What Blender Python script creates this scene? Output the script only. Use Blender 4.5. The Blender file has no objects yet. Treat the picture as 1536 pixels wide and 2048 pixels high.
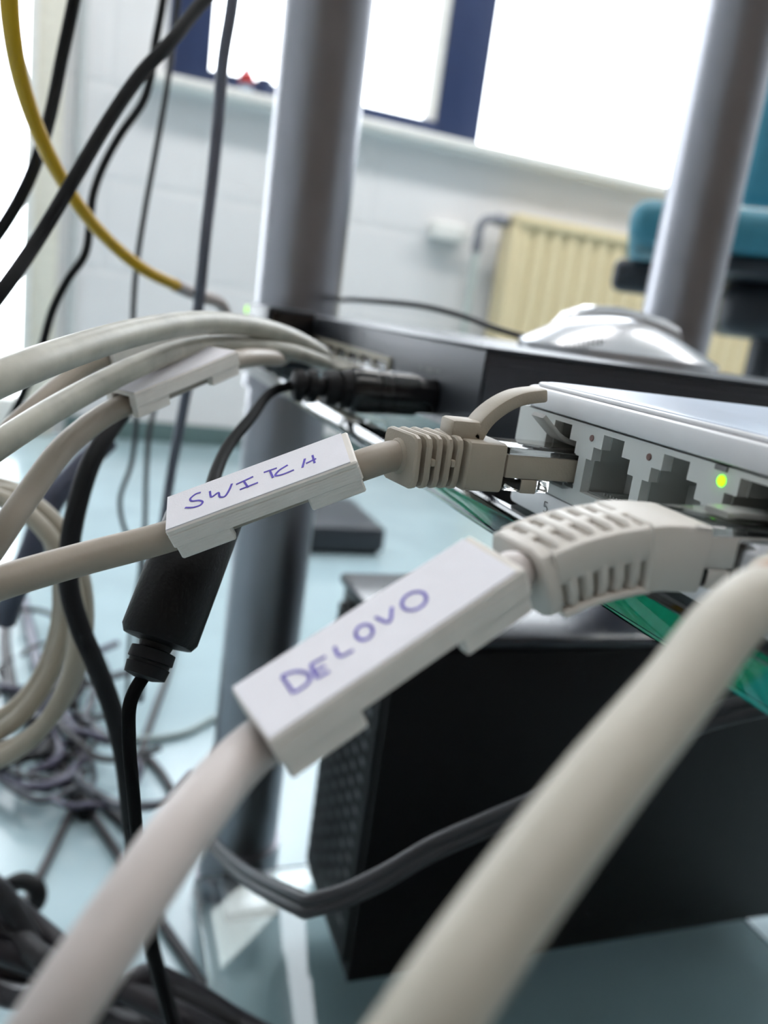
import bpy, bmesh, math, random
from mathutils import Vector, Matrix
random.seed(7)
SC = bpy.context.scene
COL = SC.collection

# ------------------------------------------------------------------ camera
F = 1620.0                       # focal length in pixels of the 1536x2048 frame
CAM_H = 0.48
HEAD, PITCH, ROLL = map(math.radians, (20.6, 13.5, 7.9))
_fh = Vector((math.sin(HEAD), math.cos(HEAD), 0)); _rt = Vector((math.cos(HEAD), -math.sin(HEAD), 0)); _up = Vector((0, 0, 1))
CW = _fh*math.cos(PITCH) - _up*math.sin(PITCH)
_u0 = _up*math.cos(PITCH) + _fh*math.sin(PITCH)
CR = _rt*math.cos(ROLL) + _u0*math.sin(ROLL)
CU = _u0*math.cos(ROLL) - _rt*math.sin(ROLL)
CC = Vector((0, 0, CAM_H))
cam = bpy.data.cameras.new('camera'); camo = bpy.data.objects.new('camera', cam); COL.objects.link(camo)
camo.matrix_world = Matrix.Translation(CC) @ Matrix((CR, CU, -CW)).transposed().to_4x4()
cam.sensor_fit = 'VERTICAL'; cam.sensor_height = 36.0; cam.sensor_width = 27.0
cam.lens = F/2048*36.0
cam.clip_start = 0.005; cam.clip_end = 60
cam.dof.use_dof = True; cam.dof.focus_distance = 0.153; cam.dof.aperture_fstop = cam.lens/2.1
SC.camera = camo

# ------------------------------------------------------------------ world, fill lights, exposure
w = bpy.data.worlds.new('sky'); SC.world = w; w.use_nodes = True
bg = w.node_tree.nodes['Background']; bg.inputs[0].default_value = (0.88, 0.94, 1.0, 1); bg.inputs[1].default_value = 6.0
def area(name, loc, size, power, col, rot, portal=False):
    l = bpy.data.lights.new(name, 'AREA'); l.shape = 'RECTANGLE'; l.size, l.size_y = size; l.energy = power; l.color = col
    o = bpy.data.objects.new(name, l); COL.objects.link(o); o.location = loc; o.rotation_euler = rot
    if portal: l.cycles.is_portal = True
    return o
WALL_Y = 2.63
area('ceiling_fill', (0.5, 1.5, 2.78), (1.5, 0.35), 24, (1, 0.97, 0.95), (0, 0, 0))  # added fill, no visible fixture; lifts the window wall and interior
area('ceiling_fill', (2.4, 1.5, 2.78), (1.5, 0.35), 24, (1, 0.97, 0.95), (0, 0, 0))  # second added fill, brightens the wall further right
area('ceiling_fill', (0.2, -0.7, 2.78), (1.5, 0.35), 10, (1, 0.96, 0.93), (0, 0, 0))  # added front fill for faces turned towards the viewer
area('window_portal', (1.9, WALL_Y+0.05, 1.7), (3.3, 1.3), 1, (1, 1, 1), (math.radians(90), 0, 0), True)
area('door_portal', (-0.75, WALL_Y+0.05, 1.1), (1.1, 2.1), 1, (1, 1, 1), (math.radians(90), 0, 0), True)
vs = SC.view_settings
SC.display_settings.display_device = 'sRGB'
vs.view_transform = 'Standard'; vs.look = 'None'; vs.gamma = 1.0; vs.use_curve_mapping = False; vs.exposure = 0.34
SC.cycles.max_bounces = 9; SC.cycles.transmission_bounces = 9; SC.cycles.transparent_max_bounces = 8
SC.cycles.diffuse_bounces = 4; SC.cycles.glossy_bounces = 4
SC.cycles.use_denoising = True; SC.cycles.use_adaptive_sampling = True; SC.cycles.adaptive_threshold = 0.03
SC.cycles.sample_clamp_indirect = 8.0

# ------------------------------------------------------------------ pixel <-> place helpers
def ray(x, y): return CW + CR*((x-768)/F) - CU*((y-1024)/F)
def at(x, y, Z): return CC + ray(x, y)*Z
def on(x, y, ax, v):
    d = ray(x, y); return CC + d*((v-CC[ax])/d[ax])
def camv(x, y, z): return CR*x + CU*y + CW*z
V = Vector

# ------------------------------------------------------------------ materials
def lin(c):
    return tuple((v/255/12.92 if v/255 <= 0.04045 else ((v/255+0.055)/1.055)**2.4) for v in c) + (1.0,)
MATS = {}
def mat(name, rgb, rough=0.5, metal=0.0, var=0.06, vscale=60, bump=0.0, bscale=400, spec=0.5, trans=0.0, ior=1.45, aniso=0.0, sss=0.0, coat=0.0, emit=None):
    m = bpy.data.materials.new(name); m.use_nodes = True
    nt = m.node_tree; p = nt.nodes['Principled BSDF']; MATS[name] = m
    c = lin(rgb)
    tc = nt.nodes.new('ShaderNodeTexCoord')
    nz = nt.nodes.new('ShaderNodeTexNoise'); nz.inputs['Scale'].default_value = vscale; nz.inputs['Detail'].default_value = 4
    nt.links.new(tc.outputs['Object'], nz.inputs['Vector'])
    rp = nt.nodes.new('ShaderNodeValToRGB')
    rp.color_ramp.elements[0].position = 0.3; rp.color_ramp.elements[1].position = 0.7
    rp.color_ramp.elements[0].color = tuple(v*(1-var) for v in c[:3])+(1,)
    rp.color_ramp.elements[1].color = tuple(min(1, v*(1+var)) for v in c[:3])+(1,)
    nt.links.new(nz.outputs['Fac'], rp.inputs['Fac']); nt.links.new(rp.outputs['Color'], p.inputs['Base Color'])
    p.inputs['Roughness'].default_value = rough; p.inputs['Metallic'].default_value = metal
    p.inputs['Specular IOR Level'].default_value = spec; p.inputs['IOR'].default_value = ior
    p.inputs['Transmission Weight'].default_value = trans
    p.inputs['Anisotropic'].default_value = aniso
    p.inputs['Coat Weight'].default_value = coat
    if sss: p.inputs['Subsurface Weight'].default_value = sss; p.inputs['Subsurface Scale'].default_value = 0.002
    if emit: p.inputs['Emission Color'].default_value = lin(emit[0]); p.inputs['Emission Strength'].default_value = emit[1]
    if bump:
        n2 = nt.nodes.new('ShaderNodeTexNoise'); n2.inputs['Scale'].default_value = bscale; n2.inputs['Detail'].default_value = 3
        nt.links.new(tc.outputs['Object'], n2.inputs['Vector'])
        b = nt.nodes.new('ShaderNodeBump'); b.inputs['Strength'].default_value = bump; b.inputs['Distance'].default_value = 0.0006
        nt.links.new(n2.outputs['Fac'], b.inputs['Height']); nt.links.new(b.outputs['Normal'], p.inputs['Normal'])
    return m
wall_m = mat('painted_wall', (230, 230, 231), 0.8, var=0.03, vscale=3, bump=0.3, bscale=60)
def block_joints(m):
    # faint painted-over masonry joints, fine relief only
    nt = m.node_tree; p = nt.nodes['Principled BSDF']
    tc = nt.nodes.new('ShaderNodeTexCoord'); mp = nt.nodes.new('ShaderNodeMapping'); mp.inputs['Rotation'].default_value = (math.radians(90), 0, 0)
    nt.links.new(tc.outputs['Object'], mp.inputs['Vector'])
    br = nt.nodes.new('ShaderNodeTexBrick'); br.inputs['Scale'].default_value = 1.0
    br.inputs['Brick Width'].default_value = 1.6; br.inputs['Row Height'].default_value = 0.25; br.inputs['Mortar Size'].default_value = 0.012; br.inputs['Mortar Smooth'].default_value = 0.6
    nt.links.new(mp.outputs['Vector'], br.inputs['Vector'])
    b = nt.nodes.new('ShaderNodeBump'); b.inputs['Strength'].default_value = 0.5; b.inputs['Distance'].default_value = 0.004; b.invert = True
    nt.links.new(br.outputs['Fac'], b.inputs['Height']); nt.links.new(b.outputs['Normal'], p.inputs['Normal'])
block_joints(wall_m)
floor_m = mat('vinyl_floor', (158, 180, 187), 0.16, var=0.10, vscale=5, bump=0.0, spec=0.7)
ceil_m = mat('ceiling_paint', (230, 230, 228), 0.9)
dimwall_m = mat('room_wall', (118, 102, 90), 0.85)  # unseen wall: darkened for the pole reflection, warmed for foreground bounce
base_m = mat('baseboard_vinyl', (98, 120, 120), 0.45)
blue_m = mat('window_frame_blue', (44, 58, 92), 0.4)
white_m = mat('white_lacquer', (236, 236, 232), 0.4)
cream_m = mat('cream_door_paint', (232, 228, 214), 0.5)
rad_m = mat('radiator_cream', (226, 211, 172), 0.42, var=0.03)
pipe_m = mat('pipe_grey', (140, 142, 150), 0.35, metal=0.4)
alu_m = mat('brushed_aluminium', (146, 147, 153), 0.36, metal=0.95, var=0.04, vscale=20, aniso=0.4)
teal_m = mat('teal_upholstery', (58, 128, 148), 0.55, bump=0.5, bscale=900)
dark_m = mat('dark_plastic', (48, 53, 60), 0.42)
black_m = mat('black_rubber', (20, 21, 24), 0.6, spec=0.3, var=0.1)
blackg_m = mat('black_gloss_plastic', (13, 14, 17), 0.22, spec=0.6)
charc_m = mat('charcoal_cord', (48, 48, 52), 0.5)
greyc_m = mat('dark_grey_cord', (108, 110, 124), 0.45)
yellow_m = mat('yellow_cable', (206, 164, 24), 0.42)
grey_m = mat('grey_cable', (162, 151, 138), 0.42, var=0.03, vscale=120, bump=0.05, bscale=900)
mott_m = mat('mottled_grey_cable', (172, 170, 158), 0.42, var=0.20, vscale=110)
coil_m = mat('beige_cable', (172, 165, 150), 0.4, var=0.04)
white_cable_m = mat('white_cable', (190, 181, 177), 0.42, var=0.02)
cream_cable_m = mat('offwhite_cable', (184, 178, 165), 0.45, var=0.03, bump=0.05, bscale=500)
boot_grey_m = mat('grey_boot_plastic', (168, 158, 143), 0.5, var=0.03, vscale=200, bump=0.12, bscale=2500)
boot_white_m = mat('white_boot_plastic', (208, 202, 194), 0.45, var=0.02)
print_m = mat('printed_plastic', (232, 226, 219), 0.6, var=0.03, vscale=300, bump=0.25, bscale=1400)
def layer_lines(m):
    nt = m.node_tree; p = nt.nodes['Principled BSDF']
    uv = nt.nodes.new('ShaderNodeUVMap'); uv.uv_map = 'UVMap'
    wv = nt.nodes.new('ShaderNodeTexWave'); wv.wave_type = 'BANDS'; wv.bands_direction = 'Y'; wv.inputs['Scale'].default_value = 520; wv.inputs['Distortion'].default_value = 1.5; wv.inputs['Detail'].default_value = 2
    nt.links.new(uv.outputs['UV'], wv.inputs['Vector'])
    b = nt.nodes.new('ShaderNodeBump'); b.inputs['Strength'].default_value = 0.2; b.inputs['Distance'].default_value = 0.0002
    nt.links.new(wv.outputs['Fac'], b.inputs['Height']); nt.links.new(b.outputs['Normal'], p.inputs['Normal'])
paper_m = mat('label_paper', (238, 236, 242), 0.85, var=0.015, vscale=300, bump=0.1, bscale=3000)
ink_m = mat('violet_ink', (92, 76, 182), 0.7, var=0.2, vscale=900)
pencil_m = mat('grey_print', (120, 118, 120), 0.7)
swwhite_m = mat('switch_white_plastic', (214, 214, 216), 0.38, var=0.015, vscale=200)
swtop_m = mat('switch_top_panel', (198, 208, 224), 0.28, var=0.015)
jack_m = mat('port_block_plastic', (204, 206, 203), 0.5, var=0.02)
jackin_m = mat('port_inside', (165, 168, 164), 0.6)
swblack_m = mat('charcoal_metal_case', (60, 63, 70), 0.38, var=0.05, vscale=300, metal=0.25)
beigebank_m = mat('beige_port_bank', (188, 182, 164), 0.5)
silver_m = mat('silver_lacquer', (196, 198, 202), 0.24, metal=0.45)
vent_m = mat('vent_dark', (90, 94, 98), 0.5)
subw_m = mat('black_wood_case', (8, 9, 13), 0.5, bump=0.3, bscale=250, spec=0.3)
subwtop_m = mat('black_case_top', (40, 42, 52), 0.22, spec=0.8)
copper_m = mat('brown_tape', (150, 92, 48), 0.5)
led_m = mat('green_led', (60, 220, 20), 0.4, emit=((110, 255, 10), 4.0))
led2_m = mat('lime_led', (150, 220, 40), 0.4, emit=((150, 235, 30), 1.3))
hole_m = mat('led_hole', (120, 92, 86), 0.5)
red_m = mat('red_plastic', (190, 60, 60), 0.4)
bluep_m = mat('pale_blue_plastic', (150, 170, 190), 0.35)
clear_m = mat('clear_polycarbonate', (246, 248, 250), 0.06, var=0.0, trans=1.0, ior=1.5)
frost_m = mat('frosted_latch', (206, 206, 202), 0.4, var=0.0, trans=0.5, ior=1.45)
pane_m = mat('window_pane', (255, 255, 255), 0.0, var=0.0, trans=1.0, ior=1.02)
def glass_material():
    m = bpy.data.materials.new('green_float_glass'); m.use_nodes = True; nt = m.node_tree
    p = nt.nodes['Principled BSDF']
    p.inputs['Base Color'].default_value = (1, 1, 1, 1); p.inputs['Transmission Weight'].default_value = 1.0
    p.inputs['Roughness'].default_value = 0.0; p.inputs['IOR'].default_value = 1.5
    va = nt.nodes.new('ShaderNodeVolumeAbsorption'); va.inputs['Color'].default_value = (0.02, 0.71, 0.68, 1); va.inputs['Density'].default_value = 10.0
    nt.links.new(va.outputs['Volume'], nt.nodes['Material Output'].inputs['Volume'])
    return m
glass_m = glass_material()
layer_lines(print_m)

# ------------------------------------------------------------------ mesh helpers
ORG = {}
def link(o, parent=None, label=None, cat=None, group=None, kind=None):
    COL.objects.link(o)
    if parent is not None: o.parent = parent
    if label: o['label'] = label
    if cat: o['category'] = cat
    if group: o['group'] = group
    if kind: o['kind'] = kind
    return o
def thing(name, loc, label, cat, group=None, kind=None):
    o = bpy.data.objects.new(name, None); o.empty_display_size = 0.01
    o.location = loc; ORG[o] = V(loc)
    return link(o, None, label, cat, group, kind)
class MB:
    def __init__(s): s.v = []; s.f = []; s.uv = None
    def add(s, vs, fs):
        n = len(s.v); s.v += [V(a) for a in vs]; s.f += [tuple(i+n for i in f) for f in fs]; return s
    def bm(s, bm_):
        bm_.verts.index_update(); s.add([v.co for v in bm_.verts], [[v.index for v in f.verts] for f in bm_.faces]); bm_.free(); return s
    def box(s, lo, hi, bev=0.0, seg=2, M=None):
        b = bmesh.new(); lo = V(lo); hi = V(hi)
        bmesh.ops.create_cube(b, size=1.0)
        for v in b.verts: v.co = V(((lo[i]+hi[i])/2 + v.co[i]*(hi[i]-lo[i])) for i in range(3))
        if bev: bmesh.ops.bevel(b, geom=b.edges[:], offset=bev, segments=seg, affect='EDGES', profile=0.5)
        if M is not None: bmesh.ops.transform(b, matrix=M, verts=b.verts)
        return s.bm(b)
    def loft(s, rings, cap=True, closed=False):
        n = len(rings[0]); vs = [p for r in rings for p in r]; fs = []
        m = len(rings)
        for i in range(m if closed else m-1):
            j = (i+1) % m
            for k in range(n):
                k2 = (k+1) % n; fs.append((i*n+k, i*n+k2, j*n+k2, j*n+k))
        if cap and not closed:
            fs.append(tuple(range(n-1, -1, -1))); fs.append(tuple((m-1)*n+k for k in range(n)))
        return s.add(vs, fs)
    def tube(s, pts, r, sides=14, per=8, smooth=True, cap=True):
        P = spline(pts, per) if smooth else [V(p) for p in pts]
        T, N = frames(P)
        rr = r if callable(r) else (lambda t: r)
        rings = []
        for i, p in enumerate(P):
            b = T[i].cross(N[i]); R_ = rr(i/(len(P)-1))
            rings.append([p + (N[i]*math.cos(2*math.pi*k/sides) + b*math.sin(2*math.pi*k/sides))*R_ for k in range(sides)])
        return s.loft(rings, cap)
    def lathe(s, o, axis, prof, sides=28, scale2=1.0):
        axis = V(axis).normalized(); a = axis.orthogonal().normalized(); b = axis.cross(a)
        rings = [[V(o)+axis*h + (a*math.cos(2*math.pi*k/sides)+b*math.sin(2*math.pi*k/sides)*scale2)*max(r, 1e-6) for k in range(sides)] for h, r in prof]
        return s.loft(rings)
    def prism(s, poly, o, ex, ey, ez, d0, d1):
        r0 = [V(o)+V(ex)*p[0]+V(ey)*p[1]+V(ez)*d0 for p in poly]; r1 = [V(o)+V(ex)*p[0]+V(ey)*p[1]+V(ez)*d1 for p in poly]
        return s.loft([r0, r1])
    def build(s, name, m, parent=None, label=None, cat=None, group=None, kind=None, ang=35, origin=None):
        if parent is not None: o0 = ORG[parent]
        elif origin is not None: o0 = V(origin)
        else:
            o0 = V(((min(v[0] for v in s.v)+max(v[0] for v in s.v))/2, (min(v[1] for v in s.v)+max(v[1] for v in s.v))/2, min(v[2] for v in s.v)))
        me = bpy.data.meshes.new(name)
        me.from_pydata([tuple(v-o0) for v in s.v], [], s.f)
        b = bmesh.new(); b.from_mesh(me); bmesh.ops.recalc_face_normals(b, faces=b.faces[:]); b.to_mesh(me); b.free()
        if s.uv:
            ul = me.uv_layers.new(name='UVMap')
            for lp in me.loops: ul.data[lp.index].uv = s.uv(me.vertices[lp.vertex_index].co + o0)
        me.polygons.foreach_set('use_smooth', [True]*len(me.polygons))
        me.set_sharp_from_angle(angle=math.radians(ang))
        me.materials.append(m)
        o = bpy.data.objects.new(name, me)
        if parent is None: o.location = o0; ORG[o] = o0
        else:
            o.location = (0, 0, 0)
            ORG[o] = o0
        return link(o, parent, label, cat, group, kind)
def spline(pts, per=8):
    P = [V(p) for p in pts]
    if len(P) < 3: return [P[0].lerp(P[-1], i/per) for i in range(per+1)]
    Q = [P[0]*2-P[1]] + P + [P[-1]*2-P[-2]]; out = []
    for i in range(1, len(Q)-2):
        p0, p1, p2, p3 = Q[i-1:i+3]
        d1 = max((p1-p0).length, 1e-6)**.5; d2 = max((p2-p1).length, 1e-6)**.5; d3 = max((p3-p2).length, 1e-6)**.5
        t1 = ((p1-p0)/d1 - (p2-p0)/(d1+d2) + (p2-p1)/d2)*d2
        t2 = ((p2-p1)/d2 - (p3-p1)/(d2+d3) + (p3-p2)/d3)*d2
        for k in range(per):
            t = k/per
            out.append(p1*(2*t**3-3*t**2+1) + t1*(t**3-2*t**2+t) + p2*(-2*t**3+3*t**2) + t2*(t**3-t**2))
    out.append(P[-1]); return out
def frames(P, up=None):
    T = []
    for i in range(len(P)):
        T.append((P[min(i+1, len(P)-1)]-P[max(i-1, 0)]).normalized())
    n = V(up) if up is not None else T[0].orthogonal()
    N = []
    for t in T:
        n = (n - t*n.dot(t)).normalized(); N.append(n.copy())
    return T, N
def pp(L): return [at(*p) for p in L]
def rrect(w2, h2, r, seg=3):
    out = []
    for cx, cy, a0 in ((w2-r, h2-r, 0), (-w2+r, h2-r, 90), (-w2+r, -h2+r, 180), (w2-r, -h2+r, 270)):
        for k in range(seg+1):
            a = math.radians(a0+90*k/seg); out.append((cx+r*math.cos(a), cy+r*math.sin(a)))
    return out

# ================================================================== THE ROOM
X0, X1, Y0 = -2.2, 3.7, -2.3; CEIL = 2.8
MB().box((X0-.2, Y0-.2, -0.1), (X1+.2, WALL_Y+.25, 0)).build('floor', floor_m, kind='structure', label='glossy pale grey-blue vinyl floor')
MB().box((X0-.2, Y0-.2, CEIL), (X1+.2, WALL_Y+.25, CEIL+.1)).build('ceiling', ceil_m, kind='structure', label='white ceiling')
DX0, DX1, DZ1 = -1.3, -0.18, 2.15          # glazed door opening
WX0, WX1, WZ0, WZ1 = 0.145, 3.55, 1.05, 2.4
wb = MB(); T_ = 0.2
for a, b, c, d in ((X0-.2, DX0, 0, CEIL), (DX0, DX1, DZ1, CEIL), (DX1, WX0, 0, CEIL), (WX0, WX1, 0, WZ0-.03), (WX0, WX1, WZ1, CEIL), (WX1, X1+.2, 0, CEIL)):
    wb.box((a, WALL_Y, c), (b, WALL_Y+T_, d))
wb.build('wall_back', wall_m, kind='structure', label='white painted wall below and beside the window', origin=(0, WALL_Y, 0))
MB().box((X1, Y0-.2, 0), (X1+.2, WALL_Y, CEIL)).build('wall_right', wall_m, kind='structure', label='pale right wall of the room')
MB().box((X0-.2, Y0-.2, 0), (X1+.2, Y0, CEIL)).build('wall_front', dimwall_m, kind='structure', label='unseen wall behind the viewer, toned dark and warm for reflections')
MB().box((X0-.2, Y0, 0), (X0, WALL_Y, CEIL)).build('wall_left', wall_m, kind='structure', label='pale left wall of the room')
MB().box((DX1+.1, WALL_Y-.012, 0), (X1, WALL_Y, 0.062), 0.003).build('baseboard_back', base_m, kind='structure', label='grey-green baseboard at the foot of the window wall')
MB().box((WX0-.06, WALL_Y-.075, WZ0-.03), (WX1+.06, WALL_Y+.12, WZ0), 0.008).build('trim_1', white_m, kind='structure', label='white window sill')
# window 1: dark blue sash left of the mullion
FY0, FY1 = WALL_Y+.05, WALL_Y+.12
w1 = thing('window_1', (0.65, FY0, WZ0), 'dark blue framed window sash above the sill', None, kind='structure')
def bar(nm, x0, x1, z0, z1, par, m, y0=FY0, y1=FY1, bev=.006): return MB().box((x0, y0, z0), (x1, y1, z1), bev).build(nm, m, par)
bar('frame_jamb', 0.145, 0.275, WZ0, WZ1, w1, blue_m)
bar('frame_rail', 0.275, 1.005, WZ0, WZ0+.062, w1, blue_m)
bar('frame_rail', 0.275, 1.005, WZ1-.07, WZ1, w1, blue_m)
bar('mullion', 1.005, 1.16, WZ0, WZ1, w1, blue_m)
bar('pane', 0.275, 1.005, WZ0+.062, WZ1-.07, w1, pane_m, FY0+.03, FY0+.036, 0)
bar('glazing_bead', 0.967, 1.005, WZ0+.062, WZ1-.07, w1, white_m, FY0+.012, FY0+.05, .003)
w2 = thing('window_2', (2.3, FY0, WZ0), 'wide bright window right of the dark blue mullion', None, kind='structure')
bar('frame_rail', 1.16, WX1, WZ0, WZ0+.012, w2, white_m)
bar('frame_rail', 1.16, WX1, WZ1-.07, WZ1, w2, blue_m)
bar('frame_jamb', WX1-.1, WX1, WZ0+.012, WZ1-.07, w2, blue_m)
bar('pane', 1.16, WX1-.1, WZ0+.012, WZ1-.07, w2, pane_m, FY0+.03, FY0+.036, 0)
# glazed door at the far left
d1 = thing('door_1', (-.75, WALL_Y, 0), 'glazed door with cream frame at the far left', None, kind='structure')
bar('frame_jamb', -0.21, -0.12, 0, DZ1+.08, d1, cream_m, WALL_Y-.03, WALL_Y+.06)
bar('frame_stile', -0.205, -0.185, 0, DZ1, d1, white_m, WALL_Y-.045, WALL_Y-.0305, .003)
bar('frame_jamb', DX0-.08, DX0+.10, 0, DZ1+.08, d1, cream_m, WALL_Y-.03, WALL_Y+.06)
bar('frame_head', DX0+.1, -.21, DZ1-.1, DZ1+.08, d1, cream_m, WALL_Y-.03, WALL_Y+.06)
bar('bottom_rail', DX0+.1, -.21, 0, .1, d1, white_m, WALL_Y-.03, WALL_Y+.06)
bar('pane', DX0+.1, -.21, .1, DZ1-.1, d1, pane_m, WALL_Y+.01, WALL_Y+.016, 0)
# conduit beside the door
MB().lathe((-0.075, WALL_Y-.014, 0.062), (0, 0, 1), [(0, .012), (CEIL-.062, .012)], 14).build('trim_2', mat('conduit_grey', (196, 200, 200), .5), kind='structure', label='thin grey conduit running up the wall beside the door')

# radiator with its valve pipe
RX0, RX1, RZ0, RZ1, RY = 1.25, 3.1, 0.16, 0.855, WALL_Y-.05
rad = thing('radiator', (2.2, RY-.05, 0.0), 'cream panel radiator with vertical grooves under the bright window', 'radiator')
prof = []; x = RX0+.03
while x < RX1-.03:
    prof += [(x, 0), (x+.026, 0), (x+.036, .012), (x+.046, .012), (x+.056, 0)]; x += .06
rb = MB(); pl = [(RX0, 0)] + prof + [(RX1, 0)]
rb.loft([[V((p[0], RY-.09+p[1], z)) for p in pl] + [V((RX1, RY-.07, z)), V((RX0, RY-.07, z))] for z in (RZ0+.03, RZ1-.035)])
rb.build('front_panel', rad_m, rad)
MB().box((RX0-.005, RY-.1, RZ1-.035), (RX1+.005, RY, RZ1), .008).build('top_grille', rad_m, rad)
MB().box((RX0-.005, RY-.1, RZ0), (RX0+.012, RY, RZ1-.035), .004).build('side_panel', rad_m, rad)
MB().box((RX1-.012, RY-.1, RZ0), (RX1+.005, RY, RZ1-.035), .004).build('side_panel', rad_m, rad)
MB().box((RX0+.012, RY-.03, RZ0), (RX1-.012, RY-.004, RZ1-.035), .004).build('back_panel', rad_m, rad)
for bx in (RX0+.3, RX1-.3): MB().box((bx, RY, RZ1-.2), (bx+.04, WALL_Y-.001, RZ1-.12), .003).build('wall_bracket', rad_m, rad)
vy = RY-.045
MB().tube([V((1.235, vy, .83)), V((1.20, vy, .83)), V((1.165, vy, .825)), V((1.148, vy, .80)), V((1.146, vy, .76))], .014).build('valve', pipe_m, rad)
MB().lathe((1.20, vy, .83), (1, 0, 0), [(0, .02), (.03, .02), (.032, .014), (.048, .014)], 16).build('valve_nut', pipe_m, rad)
MB().lathe((1.146, vy, .72), (0, 0, 1), [(0, .017), (.045, .017), (.05, .013)], 16).build('valve_nut', pipe_m, rad)
MB().lathe((1.146, vy, 0), (0, 0, 1), [(0, .011), (.73, .011)], 14).build('pipe', mat('painted_pipe', (188, 198, 194), .4), rad)
MB().box((1.0, WALL_Y-.055, .745), (1.125, WALL_Y-.0005, .80), .008, 3).build('junction_box', white_m, None, 'small white junction box on the wall left of the radiator', 'junction box')
# small things on the sill
t = thing('spray_bottle', (.372, WALL_Y-.02, WZ0), 'small red-capped translucent bottle on the sill by the window', 'bottle')
MB().lathe((.372, WALL_Y-.02, WZ0), (0, 0, 1), [(0, .020), (.020, .020), (.028, .012), (.032, .011)], 16).build('bottle_body', bluep_m, t)
MB().lathe((.372, WALL_Y-.02, WZ0+.03), (0, 0, 1), [(0, .022), (.022, .022), (.030, .012), (.040, .010)], 14).build('cap', red_m, t)
t = thing('mug', (.425, WALL_Y-.02, WZ0), 'dark blue mug standing next to the red-capped bottle', 'mug')
MB().lathe((.425, WALL_Y-.02, WZ0), (0, 0, 1), [(0, .019), (.004, .022), (.05, .022), (.05, .019), (.008, .018), (.008, .001)], 18).build('cup', blue_m, t)
MB().tube([V((.445, WALL_Y-.02, WZ0+.042)), V((.459, WALL_Y-.02, WZ0+.036)), V((.459, WALL_Y-.02, WZ0+.018)), V((.445, WALL_Y-.02, WZ0+.011))], .003, 8).build('handle', blue_m, t)

# ================================================================== THE CART: two poles, two glass shelves
ZG = 0.442; GT = 0.008; GX = 0.088; ZL = 0.045
PR = 0.029
cart = thing('glass_shelf_cart', (0.29, 0.573, 0), 'equipment cart with silver tube uprights and green-edged glass shelves', 'cart')
for px in (0.130, 0.448):
    b = MB().lathe((px, .573, .0), (0, 0, 1), [(0, PR+.006), (.02, PR+.006), (.021, PR), (2.2, PR)], 48)
    b.build('pole', alu_m, cart)
def shelf(z, nm):
    b = bmesh.new()
    x0, x1, y0, y1, r = GX, 0.52, -0.20, 0.541, 0.012
    pts = []
    for cx, cy, a0 in ((x1-r, y1-r, 0), (x0+r, y1-r, 90), (x0+r, y0+r, 180), (x1-r, y0+r, 270)):
        for k in range(5):
            a = math.radians(a0+22.5*k); pts.append((cx+r*math.cos(a), cy+r*math.sin(a)))
    f = b.faces.new([b.verts.new((p[0], p[1], z-GT)) for p in pts])
    g = bmesh.ops.extrude_face_region(b, geom=[f])
    bmesh.ops.translate(b, vec=(0, 0, GT), verts=[v for v in g['geom'] if isinstance(v, bmesh.types.BMVert)])
    es = [e for e in b.edges if len(e.link_faces) == 2 and abs(e.verts[0].co.z-e.verts[1].co.z) < 1e-6 and e.calc_face_angle(0) > 1]
    bmesh.ops.bevel(b, geom=es, offset=0.0016, segments=3, affect='EDGES', profile=.5)
    return MB().bm(b).build(nm, glass_m, cart, ang=25)
shelf(ZG, 'glass_shelf'); shelf(ZL, 'glass_shelf')
for px in (0.130, 0.448):
    for z in (ZG, ZL):
        MB().box((px-.02, .50, z-GT-.012), (px+.02, .545, z-GT-.0003), .002).build('shelf_bracket', alu_m, cart)
        MB().lathe((px, .573, z-GT-.014), (0, 0, 1), [(0, PR+.0035), (.03, PR+.0035)], 40).build('clamp_ring', alu_m, cart)

# ================================================================== WHITE NETWORK SWITCH
XP = 0.091; SWY0, SWY1, SWX1 = 0.052, 0.1655, 0.170
PORTS = [0.145 - 0.018*k for k in range(5)]
ws = thing('network_switch', (0.13, 0.11, ZG), 'white five-port network switch at the edge of the glass shelf', 'network switch')
def slab(x0, x1, y0, y1, z0, z1, r, bev=.0008, seg=6):
    b = bmesh.new(); pts = []
    for cx, cy, a0 in ((x1-r, y1-r, 0), (x0+r, y1-r, 90), (x0+r, y0+r, 180), (x1-r, y0+r, 270)):
        for k in range(seg+1):
            a = math.radians(a0+90*k/seg); pts.append((cx+r*math.cos(a), cy+r*math.sin(a)))
    f = b.faces.new([b.verts.new((p[0], p[1], z0)) for p in pts])
    g = bmesh.ops.extrude_face_region(b, geom=[f])
    bmesh.ops.translate(b, vec=(0, 0, z1-z0), verts=[v for v in g['geom'] if isinstance(v, bmesh.types.BMVert)])
    if bev:
        es = [e for e in b.edges if abs(e.verts[0].co.z-e.verts[1].co.z) < 1e-6]
        bmesh.ops.bevel(b, geom=es, offset=bev, segments=2, affect='EDGES', profile=.5)
    return MB().bm(b)
slab(XP-.0002, SWX1, SWY0, SWY1, ZG+.0008, ZG+.0064, .006).build('base', swwhite_m, ws)
slab(XP+.012, SWX1, SWY0+.0005, SWY1-.0005, ZG+.0064, .4648, .004, 0).build('rear_housing', swwhite_m, ws)
slab(XP-.0012, SWX1+.001, SWY0-.0012, SWY1+.0010, .4652, .4696, .009, .0009).build('top_cover', swwhite_m, ws)
slab(XP+.0006, SWX1-.001, SWY0+.0006, SWY1-.0008, .4696, .4704, .008, .0003).build('cover_rim', swwhite_m, ws)
slab(XP+.0022, SWX1-.0026, SWY0+.0022, SWY1-.0024, .4700, .47065, .007, .0002).build('top_panel', swtop_m, ws)
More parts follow.
